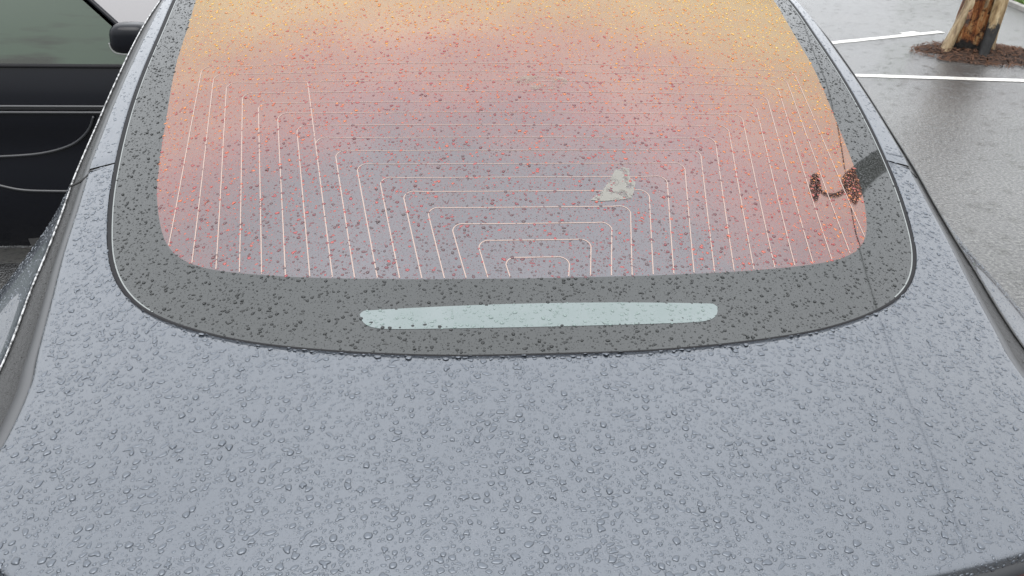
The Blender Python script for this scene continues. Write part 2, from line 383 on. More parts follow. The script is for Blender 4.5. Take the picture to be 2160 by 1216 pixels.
# ------------------------------------------------------------------ the near car: its surface
zc0 = pchip(*tab('-.1,1.062 0,1.083 .1,1.099 .2,1.115 .375,1.143 .65,1.222 .95,1.32 1.25,1.41 1.6,1.48 2.0,1.51 2.5,1.49 3.0,1.40'))
zc = smooth(zc0, -.1, 2.9, .07)
crown = smooth(pchip([-.2, 0, .3, .6, 1.2, 2, 3], [.07, .07, .08, .12, .13, .10, .10]), -.2, 2.9, .10)
zs = lambda x, y: zc(y) - crown(y) * np.asarray(x) ** 2
XG = pchip(*tab('.346,0 .3465,.09 .352,.17 .367,.28 .392,.39 .412,.45 .447,.525 .478,.575 .51,.61 .545,.638 .59,.665 .645,.684 .70,.70 .76,.715 .85,.73 .95,.745 1.06,.756 1.2,.764 1.36,.772 1.53,.785 1.75,.80'))
PG = A([(0, .346), (.09, .3468), (.17, .352), (.28, .367), (.39, .391), (.45, .411), (.525, .446), (.575, .477), (.61, .509), (.638, .545), (.665, .592), (.684, .645), (.70, .70), (.715, .76), (.73, .845), (.745, .95), (.756, 1.06), (.764, 1.2), (.772, 1.36), (.785, 1.53), (.80, 1.80)])
PF = A([(0, .491), (.15, .495), (.27, .505), (.37, .519), (.44, .534), (.495, .549), (.537, .568), (.57, .594), (.59, .622), (.605, .656), (.62, .70), (.635, .745), (.647, .81), (.657, .87), (.665, .93), (.678, 1.02), (.692, 1.12), (.70, 1.2), (.712, 1.36), (.73, 1.52), (.75, 1.80)])
def curve2(P, n):
    """even resample of a half curve through P, smooth, starting square to the centre line"""
    Q = np.concatenate([P[:0:-1] * [-1, 1], P]); s = np.r_[0, np.cumsum(np.linalg.norm(np.diff(Q, axis=0), axis=1))]
    q = np.linspace(0, s[-1], 801); X = np.stack([pchip(s, Q[:, k])(q) for k in (0, 1)], 1)
    k = np.exp(-.5 * (np.arange(-24, 25) / 7.) ** 2); k /= k.sum()
    E = np.concatenate([2 * X[0] - X[24:0:-1], X, 2 * X[-1] - X[-2:-26:-1]])
    X = np.stack([np.convolve(E[:, i], k, mode='valid') for i in (0, 1)], 1)[400:]
    s = np.r_[0, np.cumsum(np.linalg.norm(np.diff(X, axis=0), axis=1))]
    q = np.linspace(0, s[-1], n); return np.stack([np.interp(q, s, X[:, k]) for k in (0, 1)], 1)
E1 = pchip(*tab('-.1,.72 0,.705 .1,.695 .25,.69 .36,.699 .42,.714 .48,.726 .55,.739 .65,.756 .75,.767 .87,.78 .95,.786 1.05,.792 1.25,.799 1.5,.81 1.8,.822 2.3,.80 2.9,.74'))
E2 = pchip(*tab('-.1,.765 0,.768 .2,.772 .44,.787 .5,.794 .56,.802 .62,.809 .69,.813 .8,.821 .9,.83 1.06,.836 1.21,.843 1.4,.852 1.6,.857 1.8,.862 2.3,.84 2.9,.78'))
yr = lambda x: -.025 + .2 * np.abs(x) ** 2 + .35 * np.abs(x) ** 6
def zE2(y): return zs(E2(y), y) - np.interp(y, [0, .5, .7, 1.4, 3], [.03, .03, .03, .03, .03])

car = thing('parked_car', 'wet grey metallic car seen from behind with an orange tinted rear window', 'car', (0, 2.3, 0))
def own(o):   # keep world coordinates under the car's Empty
    o.matrix_parent_inverse = Matrix.Translation((0, -2.3, 0)); return o
def sub(o, parent):
    o.parent = parent; return o

SEAM_Y = .862
# ---- boot lid: everything between the glass gap, the side crease and the trailing edge, back of the seam
def half_outline():
    """outer edge of the lid from the centre of the trailing edge round the corner and along the crease to the seam (x>0)"""
    pts = [(x, yr(x)) for x in np.linspace(0, .60, 30)]
    corner = [(.64, .095), (.668, .125), (.684, .165), (.690, .21)]
    pts += corner + [(float(E1(y)), y) for y in np.linspace(.26, SEAM_Y - .0125, 40)]
    return A(pts)
def resample(P, n, pw=None):
    s = np.r_[0, np.cumsum(np.linalg.norm(np.diff(P, axis=0), axis=1))]; q = np.linspace(0, s[-1], n)
    return np.stack([np.interp(q, s, P[:, k]) for k in (0, 1)], 1)
G = curve2(PG, 400); FR = curve2(PF, 400)
iS = int(np.argmin(np.abs(G[:, 1] - (SEAM_Y - .0035)) + (G[:, 0] < .6) * 9))
OUT = half_outline()
nS = 110
g = resample(G[:iS + 1], nS); k9 = np.exp(-.5 * (np.arange(-5, 6) / 2.) ** 2); k9 /= k9.sum()
o_ = resample(OUT, nS)
# pair the points: blend arc-length pairing
gap = .0065
def offs(P, d):
    T = np.gradient(P, axis=0); T /= np.linalg.norm(T, axis=1)[:, None]; return P + d * np.c_[T[:, 1], -T[:, 0]]   # to the right of travel = outwards from the glass
def lid_half():
    gi = offs(g, gap); gi[0, 0] = 0
    rows = []
    ts = np.linspace(0, 1, 36)
    P = gi[:, None] * (1 - ts)[None, :, None] + o_[:, None] * ts[None, :, None]
    P[0, :, 0] = 0
    Z = zs(P[..., 0], P[..., 1])
    V = np.concatenate([P, Z[..., None]], -1)
    # rolled outer edge
    T = np.gradient(o_, axis=0); T /= np.linalg.norm(T, axis=1)[:, None]; N = np.c_[T[:, 1], -T[:, 0]]; N[0] = (0, -1)
    ext = []
    for d, h in ((.0025, .0006), (.0045, .0022), (.0055, .005), (.0058, .016)):
        q = o_ + N * d; ext.append(np.c_[q, zs(q[:, 0], q[:, 1]) - h])
    # rolled inner edge at the glass
    inn = []
    for d, h in ((.0, .010), (.0002, .0022), (.0008, .0005)):
        q = offs(g, gap - .001 + d) ; q[0, 0] = 0; inn.append(np.c_[q, zs(q[:, 0], q[:, 1]) - h])
    return np.concatenate([np.stack(inn, 1), V, np.stack(ext, 1)], 1)
Hf = lid_half(); mir = A([-1, 1, 1.])
LID = np.concatenate([(Hf * mir)[:0:-1], Hf], 0)
lid = own(grid_obj('boot_lid', LID, M['car_paint'], car)); 
# ---- roof rails beside the glass, forward of the seam
def rail(side):
    yy = np.linspace(SEAM_Y + .002, 1.80, 70); ts = np.linspace(0, 1, 10)
    gy = G[:, 1]; gi = np.interp(yy, gy[iS - 40:], G[iS - 40:, 0]) + gap
    P = np.zeros((len(yy), 14, 3))
    for i, y in enumerate(yy):
        xs = gi[i] + (float(E1(y)) - gi[i]) * ts; zz_ = zs(xs, y)
        xs = np.r_[gi[i] - .0012, xs, E1(y) + .0025, E1(y) + .0048, E1(y) + .0055]; zz_ = np.r_[zz_[0] - .008, zz_, zz_[-1] - .001, zz_[-1] - .0045, zz_[-1] - .015]
        P[i] = np.c_[side * xs, y - .010 * np.clip((xs - gi[i]) / (float(E1(y)) - gi[i]), 0, 1.2) * np.exp(-(y - SEAM_Y) / .08), zz_]
    P[0, :, 2] -= .002
    return own(grid_obj('roof_rail', P, M['car_paint'], car, flip=side > 0))
rails = [rail(-1), rail(1)]
# dark bottom of the seam between lid and rail, and of the gap round the glass
for sd_ in (-1, 1):
    P = A([[(sd_ * x, SEAM_Y + dy - .010 * (x - .735) / .045, zs(x, SEAM_Y) - .004) for x in np.linspace(.728, float(E1(SEAM_Y)) + .004, 8)] for dy in (-.007, .007)])
    own(grid_obj('panel_gap', P, M['black_gap'], car, smooth_=False))
gfull = np.concatenate([(G * [-1, 1])[:0:-1], G], 0)
def strip(name, curve, ds, dz, mat, parent=car):
    c = curve; cols = []
    for d, h in zip(ds, dz):
        q = offs(c, d); cols.append(np.c_[q, zs(q[:, 0], q[:, 1]) + h])
    return grid_obj(name, np.stack(cols, 1), mat, parent)
# width of the gasket varies: thin at the bottom, wide at the sides
tt = np.abs(gfull[:, 0]); wside = np.interp(gfull[:, 1], [.346, .40, .50, .58, .7, 1.2, 1.8], [.0030, .0034, .0055, .0078, .0088, .0105, .012])
def vstrip(name, specs, mat):
    T = np.gradient(gfull, axis=0); T /= np.linalg.norm(T, axis=1)[:, None]; N = np.c_[T[:, 1], -T[:, 0]]
    cols = []
    for k, h in specs:
        q = gfull + N * (gap - k * wside)[:, None]; cols.append(np.c_[q, zs(q[:, 0], q[:, 1]) + h])
    return own(grid_obj(name, np.stack(cols, 1), mat, car))
vstrip('window_gasket', [(-.3, -.012), (.0, -.0025), (.12, -.0004), (.4, .0006), (.75, .0007), (1.0, .0001), (1.04, -.004)], M['black_rubber'])

# ---- rear window
win = own(mesh_obj('rear_window', [(0, 0, 0)], [], M['frit_glass'], car)); bpy.data.objects.remove(win)
T = np.gradient(gfull, axis=0); T /= np.linalg.norm(T, axis=1)[:, None]; NG = np.c_[T[:, 1], -T[:, 0]]
GI = gfull + NG * (gap - .98 * wside)[:, None]
FF = np.concatenate([(FR * [-1, 1])[:0:-1], FR], 0)
ts = np.r_[0, .004, .02, np.linspace(.09, 1, 11)]
edge = np.c_[GI + NG * .0010, zs(GI[:, 0], GI[:, 1]) - .0045]
Pb = GI[:, None] * (1 - ts)[None, :, None] + FF[:, None] * ts[None, :, None]
Pb = np.concatenate([Pb, zs(Pb[..., 0], Pb[..., 1])[..., None]], -1)
win = own(grid_obj('rear_window', np.concatenate([edge[:, None], Pb], 1), M['frit_glass'], car, flip=False))
win['label'] = 'large curved rear window with dark grey border and orange sheen'
FRc = FR.copy(); FRc[0, 0] = 0
nc = 61; us = np.linspace(-1, 1, nc); rows = FRc[::2]
Pc = np.stack([rows[:, None, 0] * us[None], np.repeat(rows[:, 1:2], nc, 1)], -1)
# keep the bottom bow: rows follow the border curve near the bottom
Pc = np.concatenate([Pc, zs(Pc[..., 0], Pc[..., 1])[..., None]], -1)
tint = grid_obj('tinted_pane', Pc, M['coated_glass'], None); sub(tint, win)
# bevelled rim of the glass along the gasket; its pale colour imitates a highlight
rim = []
for dd, h in ((-.0002, .0006), (.0010, .0010), (.0019, .0003)):
    q = GI - NG * dd; rim.append(np.c_[q, zs(q[:, 0], q[:, 1]) + h])
wv = np.stack(rim, 1); keep = (gfull[:, 1] > .475)
seg = [s for s in (np.where(keep & (gfull[:, 0] < 0))[0], np.where(keep & (gfull[:, 0] > 0))[0])]
for s in seg:
    sub(grid_obj('glass_rim', wv[s], M['glass_edge'], None), win)
# third brake light behind its clear slot
u = np.sin(np.linspace(-np.pi / 2, np.pi / 2, 90)); xs = -.002 + .266 * u
au = np.abs(u); top = .4395 - .007 * np.clip((au - .972) / .028, 0, 1) ** 2; bot = .4395 - (.0465 - .010 * u ** 2) * np.sqrt(np.clip(1 - au ** 20, 0, 1))
bot = np.minimum(bot, top - .0004); vv = np.linspace(0, 1, 6)
P = np.stack([np.stack([xs, top * (1 - v) + bot * v, zs(xs, top * (1 - v) + bot * v) + .0005], -1) for v in vv], 1)
lens = sub(grid_obj('brake_light', P, M['brake_lens'], None, flip=True), win); lens['label'] = 'pale aqua third brake light slot'
# heating lines: nested U shapes
def ribbon(path, wd, lift, n=None):
    path = A(path); wd = np.broadcast_to(np.asarray(wd, float), (len(path),))[:, None]; T = np.gradient(path, axis=0); T /= np.linalg.norm(T, axis=1)[:, None] + 1e-9; N = np.c_[T[:, 1], -T[:, 0]]
    a = path + N * wd / 2; b = path - N * wd / 2
    return np.stack([np.c_[a, zs(a[:, 0], a[:, 1]) + lift], np.c_[path, zs(path[:, 0], path[:, 1]) + lift + .04 * wd[:, 0]], np.c_[b, zs(b[:, 0], b[:, 1]) + lift]], 1)
fy = lambda x: np.interp(np.abs(x), FR[:150, 0], FR[:150, 1])
tops = [.535, .5725, .610, .648, .687, .722, .757, .793, .829, .865, .902, .935, .968, 1.004, 1.035, 1.065]
halft = [.0495, .0895, .130, .169, .210, .2505, .292, .3325, .372, .410, .451, .493, .530, .569, .602, .634]
halfb = [.045, .079, .112, .145, .179, .2125, .246, .2805, .314, .3485, .386, .423, .458, .496, .537, .584]
for i in range(16):
    hw, hb, ht = halft[i], halfb[i], tops[i]
    y0 = float(fy(hb)) + .002; r = .016
    hc = ht; ht = hc + .17 * hw * hw      # the runs bow gently with the glass
    left = [(-hb + (hb - hw) * t, y0 + (ht - r - y0) * t) for t in np.linspace(0, 1, 14)]
    arc = [(-hw + r - r * math.cos(a), ht - r + r * math.sin(a)) for a in np.linspace(0, math.pi / 2, 7)[1:]]
    mid = [(x, hc + .17 * x * x) for x in np.linspace(-hw + r, hw - r, 26)[1:-1]]
    path = left + arc + mid + [(-x, y) for x, y in (left + arc)[::-1]]
    wl = np.full(len(path), .0017); k_ = len(left) + len(arc); wl[k_ - 3:len(path) - k_ + 3] = np.interp(i, [0, 3, 6, 15], [.0017, .0016, .0011, .0010])
    o = grid_obj('heating_line', ribbon(path, wl, .0004), M['heater_line'], None, flip=True); sub(o, win)
path = [(-.371 - .036 * t, .83 + .20 * t) for t in np.linspace(0, 1, 12)]
sub(grid_obj('heating_line', ribbon(path, .0015, .0005), M['heater_line'], None, flip=True), win)
# speckled pale patches laid flat on the glass
sm = A([(.105, .665), (.13, .690), (.150, .722), (.160, .742), (.176, .752), (.188, .748), (.184, .728), (.192, .712), (.185, .690), (.178, .672), (.150, .666), (.125, .663)])
sv = [(x, y, zs(x, y) + .0007) for x, y in sm] ; c = sm.mean(0); sv.append((c[0], c[1], zs(*c) + .0010))
o = sub(mesh_obj('pale_patch', sv, [[k, (k + 1) % 12, 12][::-1] for k in range(12)], M['patch_tint'], None), win); o['label'] = 'pale triangular patch on the rear window'

sv = []; n_ = 18
for k in range(n_):
    a = 2 * math.pi * k / n_; x = .052 + .055 * math.cos(a) * (1 + .15 * math.sin(3 * a)); y = .998 + .028 * math.sin(a) * (1 + .2 * math.cos(2 * a)); sv.append((x, y, zs(x, y) + .0007))
sv.append((.052, .998, zs(.052, .998) + .0010))
o = sub(mesh_obj('pale_patch', sv, [[k, (k + 1) % n_, n_] for k in range(n_)], M['faint_patch_tint'], None), win); o['label'] = 'faint beige patch high on the rear window'

# ---- side of the car: crease, dark channel, drip moulding, haunch, flank
xh = pchip(*tab('-.1,.85 0,.87 .15,.90 .4,.934 .6,.95 .75,.954 .9,.948 1.1,.915 1.3,.91 1.8,.905 2.5,.915 3.2,.925 4.0,.89 4.6,.74'))
zh = pchip(*tab('-.1,.95 0,.97 .3,1.01 .5,1.035 .7,1.055 .8,1.05 .9,1.02 1.1,.965 1.3,.955 1.6,.965 2.2,.94 3.0,.92 4.0,.84 4.6,.70'))
def e1p(y): return A([E1(y), y, zs(E1(y), y)])
side_meshes = []
for sd_ in (-1, 1):
    yy = np.linspace(.03, 1.80, 114)
    def prof(y, spec):
        x1, z1 = float(E1(y)), float(zs(E1(y), y)); x2, z2 = float(E2(y)), float(zE2(y))
        return [(sd_ * (x1 + a + (x2 - x1) * f), y, z1 + b + (z2 - z1) * f) for a, b, f in spec]
    lip = own(grid_obj('channel_lip', A([prof(y, [(.0062, -.016, 0), (.0075, -.010, .0), (.009, -.0085, .04), (.011, -.009, .2), (.011, -.013, .26)]) for y in yy]), M['haunch_trim'], car, flip=sd_ < 0))
    ch = own(grid_obj('drip_channel', A([prof(y, [(.0108, -.014, .22), (.012, -.016, .28), (.008, -.014, .5), (.003, -.009, .72), (-.002, -.004, .93), (0, -.003, .98)]) for y in yy]), M['wet_black_trim'], car, flip=sd_ < 0))
    xs_ = np.linspace(float(E1(.85)) + .001, float(E2(.835)) - .010, 8)
    own(tube_obj('panel_gap', [(sd_ * x, .850 - .017 * (k / 7) ** 1.3, float(zs(x, .85)) - (.002, .0065, .010, .0125, .0145, .0155, .016, .0165)[k]) for k, x in enumerate(xs_)][:8 if sd_ < 0 else 5], .0022, M['black_gap'], car, 6))
    path = [(sd_ * float(E2(y)), y, float(zE2(y)) - .0005) for y in yy]
    own(tube_obj('drip_moulding', path, .0016 if sd_ < 0 else .0018, M['glint_moulding'] if sd_ < 0 else M['wet_black_trim'], car, 8))
    yh = np.linspace(-.02, 1.16, 70); P = []
    for y in yh:
        x2, z2, x3, z3 = float(E2(y)) + .001, float(zE2(y)) - .003, float(xh(y)), float(zh(y))
        # steep little wall under the moulding, then the haunch swells out and rolls over
        b = np.interp(y, [0, .6, 1.16], [1, 1, .55])
        bez = []
        p0, p1, p2, p3 = A([x2, z2]), A([x2 + .022, z2 - .030 * b]), A([x3 - .016, z3 + .006]), A([x3 + .003, z3 - .085])
        for t in np.linspace(0, 1, 16): bez.append((1 - t) ** 3 * p0 + 3 * (1 - t) ** 2 * t * p1 + 3 * (1 - t) * t * t * p2 + t ** 3 * p3)
        bez += [A([x3 + .004, z3 - .16]), A([x3 + .0, .62]), A([x3 - .02, .45]), A([x3 - .05, .25])]
        P.append([(sd_ * q[0], y, q[1]) for q in bez])
    fen = own(grid_obj('rear_fender', A(P), M['car_paint'], car, flip=sd_ < 0))
    # side glass and doors forward of the fender
    yd = np.linspace(1.163, 3.5, 60)
    own(grid_obj('side_window', A([[(sd_ * (float(E2(min(y, 2.9))) + .001 + (float(xh(y)) - .015 - float(E2(min(y, 2.9)))) * t), y, (float(zE2(min(y, 2.9))) - (max(0, y - 2.9) * .45)) * (1 - t) + t * (float(zh(y)) + .01) - .003) for t in np.linspace(0, 1, 6)] for y in yd]), M['frit_glass'], car, flip=sd_ < 0))
    for a, b in ((1.166, 2.17), (2.176, 3.3)):
        yd = np.linspace(a, b, 20)
        own(grid_obj('door', A([[(sd_ * (float(xh(y)) + dx), y, float(zh(y)) + dz if dz > -.3 else zabs) for dx, dz, zabs in ((-.014, .008, 0), (-.002, -.01, 0), (.004, -.08, 0), (.004, -.2, 0), (-.015, -9, .48), (-.05, -9, .22))] for y in yd]), M['car_paint_dry'], car, flip=sd_ < 0))
    yf = np.linspace(3.306, 4.6, 24)
    own(grid_obj('front_fender', A([[(sd_ * (float(xh(y)) + dx), y, float(zh(y)) + dz if dz > -.3 else zabs) for dx, dz, zabs in ((-.10, .02, 0), (-.014, .002, 0), (-.002, -.02, 0), (.004, -.10, 0), (-.005, -9, .5), (-.05, -9, .24))] for y in yf]), M['car_paint_dry'], car, flip=sd_ < 0))
    for yw in (.86, 3.72):
        a = np.linspace(0, 2 * np.pi, 32, endpoint=False)
        P = A([[(sd_ * xw, yw + r * math.cos(t), .335 + r * math.sin(t)) for t in a] for xw, r in ((.70, .24), (.70, .32), (.72, .335), (.915, .335), (.942, .32), (.946, .25), (.93, .24))])
        wh = own(grid_obj('wheel', P, M['tyre'], car, closed=True))
        P = A([[(sd_ * xw, yw + r * math.cos(t), .335 + r * math.sin(t)) for t in a] for xw, r in ((.93, .24), (.945, .22), (.93, .20), (.925, .06), (.94, .05), (.94, .001))])
        sub(grid_obj('rim', P, M['alloy'], None, closed=True), wh)
    side_meshes += [lip, ch, fen]
# roof, windscreen, bonnet
def sheet(name, y0, y1, xw, zf, mat, n=30):
    return own(grid_obj(name, A([[(u * xw(y), y, zf(u * xw(y), y)) for u in np.linspace(-1, 1, 25)] for y in np.linspace(y0, y1, n)]), mat, car))
sheet('roof_glass', 1.806, 2.72, lambda y: float(E2(y)), lambda x, y: float(zs(x, y)), M['frit_glass'])
zw = pchip([2.72, 3.0, 3.42], [float(zc(2.72)), 1.34, 1.06])
sheet('windscreen', 2.724, 3.42, lambda y: float(E2(min(y, 2.9))) + (y - 2.72) * .08, lambda x, y: float(zw(y)) - .10 * x * x, M['frit_glass'])
zb = pchip([3.42, 3.9, 4.4, 4.66, 4.70], [1.055, .98, .84, .70, .45])
sheet('bonnet', 3.424, 4.70, lambda y: float(xh(min(y, 4.6))) - .02, lambda x, y: float(zb(y)) - .10 * x * x, M['car_paint_dry'])
# tail: dark valance under the lid edge, tail lamps at the corners, bumper
def tailstrip(name, x0, x1, prof_, mat, n=40, parent=car):
    P = []
    for x in np.linspace(x0, x1, n):
        yb = float(yr(min(abs(x), .62))) + max(0, abs(x) - .62) * .9
        zt = float(zs(min(abs(x), .64), yb)) - max(0, abs(x) - .64) * .25 - 1.088
        P.append([(x, yb + dy, z + (zt if z > .6 else 0)) for dy, z in prof_])
    return own(grid_obj(name, A(P), mat, parent))
ze = 1.075
tailstrip('tail_panel', -.66, .66, [(.02, ze - .002), (-.004, ze - .012), (-.012, ze - .03), (-.004, ze - .10), (.01, ze - .22)], M['dark_trim'])
for x0, x1 in ((-.80, -.40), (.40, .80)):
    tailstrip('tail_lamp', x0, x1, [(.012, ze - .018), (-.016, ze - .026), (-.03, ze - .05), (-.028, ze - .10), (-.01, ze - .14)], M['red_lamp'], 20)
tailstrip('rear_bumper', -.86, .86, [(.01, ze - .21), (-.03, ze - .26), (-.07, ze - .40), (-.075, ze - .60), (.0, .32)], M['car_paint_dry'], 40)
bpy.context.view_layer.update()

# ------------------------------------------------------------------ vehicle crossing in front, on the left
VY = 2.45
van = thing('black_car', 'glossy black vehicle with green tinted side window beyond the car on the left', 'car', (-2.8, 3.3, 0))
def vown(o): o.matrix_parent_inverse = Matrix.Translation((2.8, -3.3, 0)); return o
X0, X1 = -5.4, -1.04
def vy(z):   # outer skin of the side facing us
    return float(pchip([.18, .28, .5, .68, .80, .875, .985, 1.5, 1.6], [VY + .09, VY + .03, VY - .01, VY + .0, VY - .018, VY - .012, VY + .012, VY + .22, VY + .31])(z))
def vside(name, x0f, x1f, zs_, mat, dy=0, n=24, parent=van):
    P = A([[(x0f(z) + (x1f(z) - x0f(z)) * t, vy(z) + dy, z) for z in zs_] for t in np.linspace(0, 1, n)])
    return grid_obj(name, P, mat, None if parent is None else parent)
nose = lambda z: X1 - .02 * abs(z - .6)
back = lambda z: X0 + .05 * z
dl, dr = (lambda z: -2.75), (lambda z: -1.33 - max(0, .62 - z) * .15)
vown(vside('body_side', back, lambda z: -2.756, np.r_[np.linspace(.235, .822, 12)], M['dark_paint']))
vown(vside('door', dl, dr, np.r_[np.linspace(.235, .50, 5), np.linspace(.505, .822, 10)], M['dark_paint']))
vown(vside('front_wing', lambda z: dr(z) + .005, nose, np.linspace(.235, .822, 10), M['dark_paint']))
vown(vside('waist_groove', back, nose, [.820, .826, .834, .842, .848], M['dark_trim'], .012))
for z_ in (.824, .846):
    vown(tube_obj('waist_moulding', [(x, vy(z_) - .004, z_) for x in np.linspace(-5, -1.1, 30)], .006, M['dark_trim'], van))
vown(vside('shoulder', back, nose, np.linspace(.850, .985, 9), M['dark_paint']))
vown(tube_obj('window_seal', [(x, vy(.985) - .002, .988) for x in np.linspace(-5.2, -1.12, 20)], .008, M['black_rubber'], van))
ap = lambda z: -1.16 - (z - .99) * 1.10       # windscreen pillar leans back
vown(vside('side_window', lambda z: X0 + .4, lambda z: ap(z) - .03, np.linspace(.992, 1.5, 8), M['green_glass'], .004))
vown(tube_obj('window_pillar', [(ap(z), vy(z), z) for z in np.linspace(.985, 1.52, 8)], .009, M['dark_paint'], van))
# far side, roof, screen, nose, underside
YB = 4.15
ym = (VY + YB) / 2
vown(grid_obj('roof', A([[(x, vy(1.5) + (YB - .2 - vy(1.5)) * t, 1.51 + .10 * math.sin(math.pi * t)) for t in np.linspace(0, 1, 12)] for x in np.linspace(X0 + .3, ap(1.5), 12)]), M['dark_paint'], van))
vown(grid_obj('windscreen', A([[(ap(z) + .06 * math.sin(math.pi * t), vy(z) + .015 + (YB - .05 - vy(z)) * t, z) for t in np.linspace(0, 1, 12)] for z in np.linspace(.99, 1.51, 8)]), M['pale_glass'], van))
vown(grid_obj('bonnet', A([[(-1.20 + s * .18, vy(.98) + (YB - .05 - vy(.98)) * t, .985 - .10 * s * s) for t in np.linspace(0, 1, 12)] for s in np.linspace(0, 1, 6)]), M['dark_paint'], van))
vown(grid_obj('nose', A([[(X1 + .01 - .04 * abs(2 * t - 1) ** 3, VY + (YB - VY) * t, z) for t in np.linspace(0, 1, 12)] for z in np.linspace(.25, .89, 6)]), M['dark_paint'], van))
vown(grid_obj('far_side', A([[(x, YB + .02 - (max(z, .95) - .95) * .4, z) for z in (.28, .6, .95, 1.5)] for x in (X0, -3, X1)]), M['dark_paint'], van))
vown(grid_obj('tail', A([[(X0, VY + (YB - VY) * t, z) for t in np.linspace(0, 1, 6)] for z in (.3, .8, 1.0, 1.5)]), M['dark_paint'], van))
v_, f_ = box((-3.2, ym, .30), (4.2, 1.45, .10)); vown(mesh_obj('underbody', v_, f_, M['black_gap'], van, False))
# ridge on the lower door sweeping up at the front, and the sculpted sill line
pth = spline([(-2.6, vy(.635) - .002, .628), (-2.0, vy(.635) - .002, .640), (-1.72, vy(.65) - .002, .652), (-1.56, vy(.68) - .002, .69), (-1.47, vy(.75) - .002, .76), (-1.44, vy(.80) - .002, .81)], 30)
vown(tube_obj('door_ridge', pth, .006, M['dark_trim'], van))
pth = spline([(-2.6, vy(.56) - .002, .60), (-1.98, vy(.55) - .002, .575), (-1.86, vy(.53) - .002, .53), (-1.75, vy(.51) - .002, .508), (-1.35, vy(.5) - .002, .50)], 30)
vown(tube_obj('sill_ridge', pth, .006, M['dark_trim'], van))
# mirror: rounded housing on a stalk with a pale lower edge
def ellbox(c, r, e, n=14, m_=24):
    P = np.zeros((n, m_, 3)); pw = lambda v: np.sign(v) * np.abs(v) ** e
    for i, a in enumerate(np.linspace(-np.pi / 2, np.pi / 2, n)):
        for j, b in enumerate(np.linspace(0, 2 * np.pi, m_, endpoint=False)):
            P[i, j] = A(c) + A(r) * [pw(math.cos(a)) * pw(math.cos(b)), pw(math.cos(a)) * pw(math.sin(b)), pw(math.sin(a))]
    return P
MC = (-1.197, 2.30, 1.128)
P = ellbox(MC, (.066, .048, .050), .6); P[..., 0] += (P[..., 2] - MC[2]) * .12
mir_o = vown(grid_obj('door_mirror', P, M['dark_paint'], van, closed=True))
mp_ = [(MC[0] - .0655, MC[1] - .030, MC[2] - .012), (MC[0] - .061, MC[1] - .034, MC[2] - .030), (MC[0] - .042, MC[1] - .036, MC[2] - .0465), (MC[0] + .03, MC[1] - .036, MC[2] - .051)]
sub(tube_obj('mirror_trim', spline(mp_, 14), .0024, M['galvanised'], None), mir_o)
sub(tube_obj('mirror_stalk', [(MC[0] + .02, MC[1] + .02, MC[2] - .05), (MC[0] + .03, MC[1] + .12, MC[2] - .09), (MC[0] + .02, VY + .06, MC[2] - .10)], .02, M['dark_trim'], None), mir_o)
for xw in (-4.55, -1.62 + .06):
    for yw, s_ in ((VY + .12, -1), (YB - .12, 1)):
        a = np.linspace(0, 2 * np.pi, 32, endpoint=False)
        P = A([[(xw + r * math.cos(t), yw + s_ * d, .30 + r * math.sin(t)) for t in a] for d, r in ((-.12, .2), (-.12, .29), (-.10, .30), (.06, .30), (.085, .285), (.088, .21), (.07, .2))])
        wh = vown(grid_obj('wheel', P, M['tyre'], van, closed=True))
        P = A([[(xw + r * math.cos(t), yw + s_ * d, .30 + r * math.sin(t)) for t in a] for d, r in ((.07, .2), (.085, .19), (.075, .17), (.07, .05), (.08, .001))])
        sub(grid_obj('rim', P, M['alloy'], None, closed=True), wh)

# ------------------------------------------------------------------ lamp post and overhead cable whose reflections lie on the wet car
LP = A([.62 + 7.0 * math.sin(math.radians(50.6)), .78 + 7.0 * math.cos(math.radians(50.6))]); LH = 6.42
post = thing('lamp_post', 'dark timber lamp post beside the car park, mirrored in the rear window', 'lamp post', (LP[0], LP[1], 0))
mesh_obj('post', *tube([(0, 0, -.1), (0, 0, 2), (0, 0, LH)], [.155, .145, .135], 14), M['dark_wood'], post)
arm = spline([(0, 0, LH - .05), (-.06, .05, LH + .30), (-.16, .13, LH + .52), (-.24, .18, LH + .56)], 14)
mesh_obj('lamp_arm', *tube(arm, .022, 8), M['wire_black'], post)
v_, f_ = tube([(-.21, .17, LH + .76), (-.23, .18, LH + .72), (-.26, .20, LH + .52), (-.28, .22, LH + .44)], [.03, .075, .09, .05], 12)
mesh_obj('lamp_head', v_, f_, M['wire_black'], post)
wd_ = A([.265, .964, 0]); c0 = A([LP[0], LP[1], LH + .03])
pts = [c0 + wd_ * s + A([0, 0, .0006 * s * s]) for s in np.linspace(-24, 30, 60)]
v_, f_ = tube(pts, .011, 6)
tag(mesh_obj('overhead_cable', v_, f_, M['wire_black']), 'thin black overhead cable running past the lamp post', 'cable')

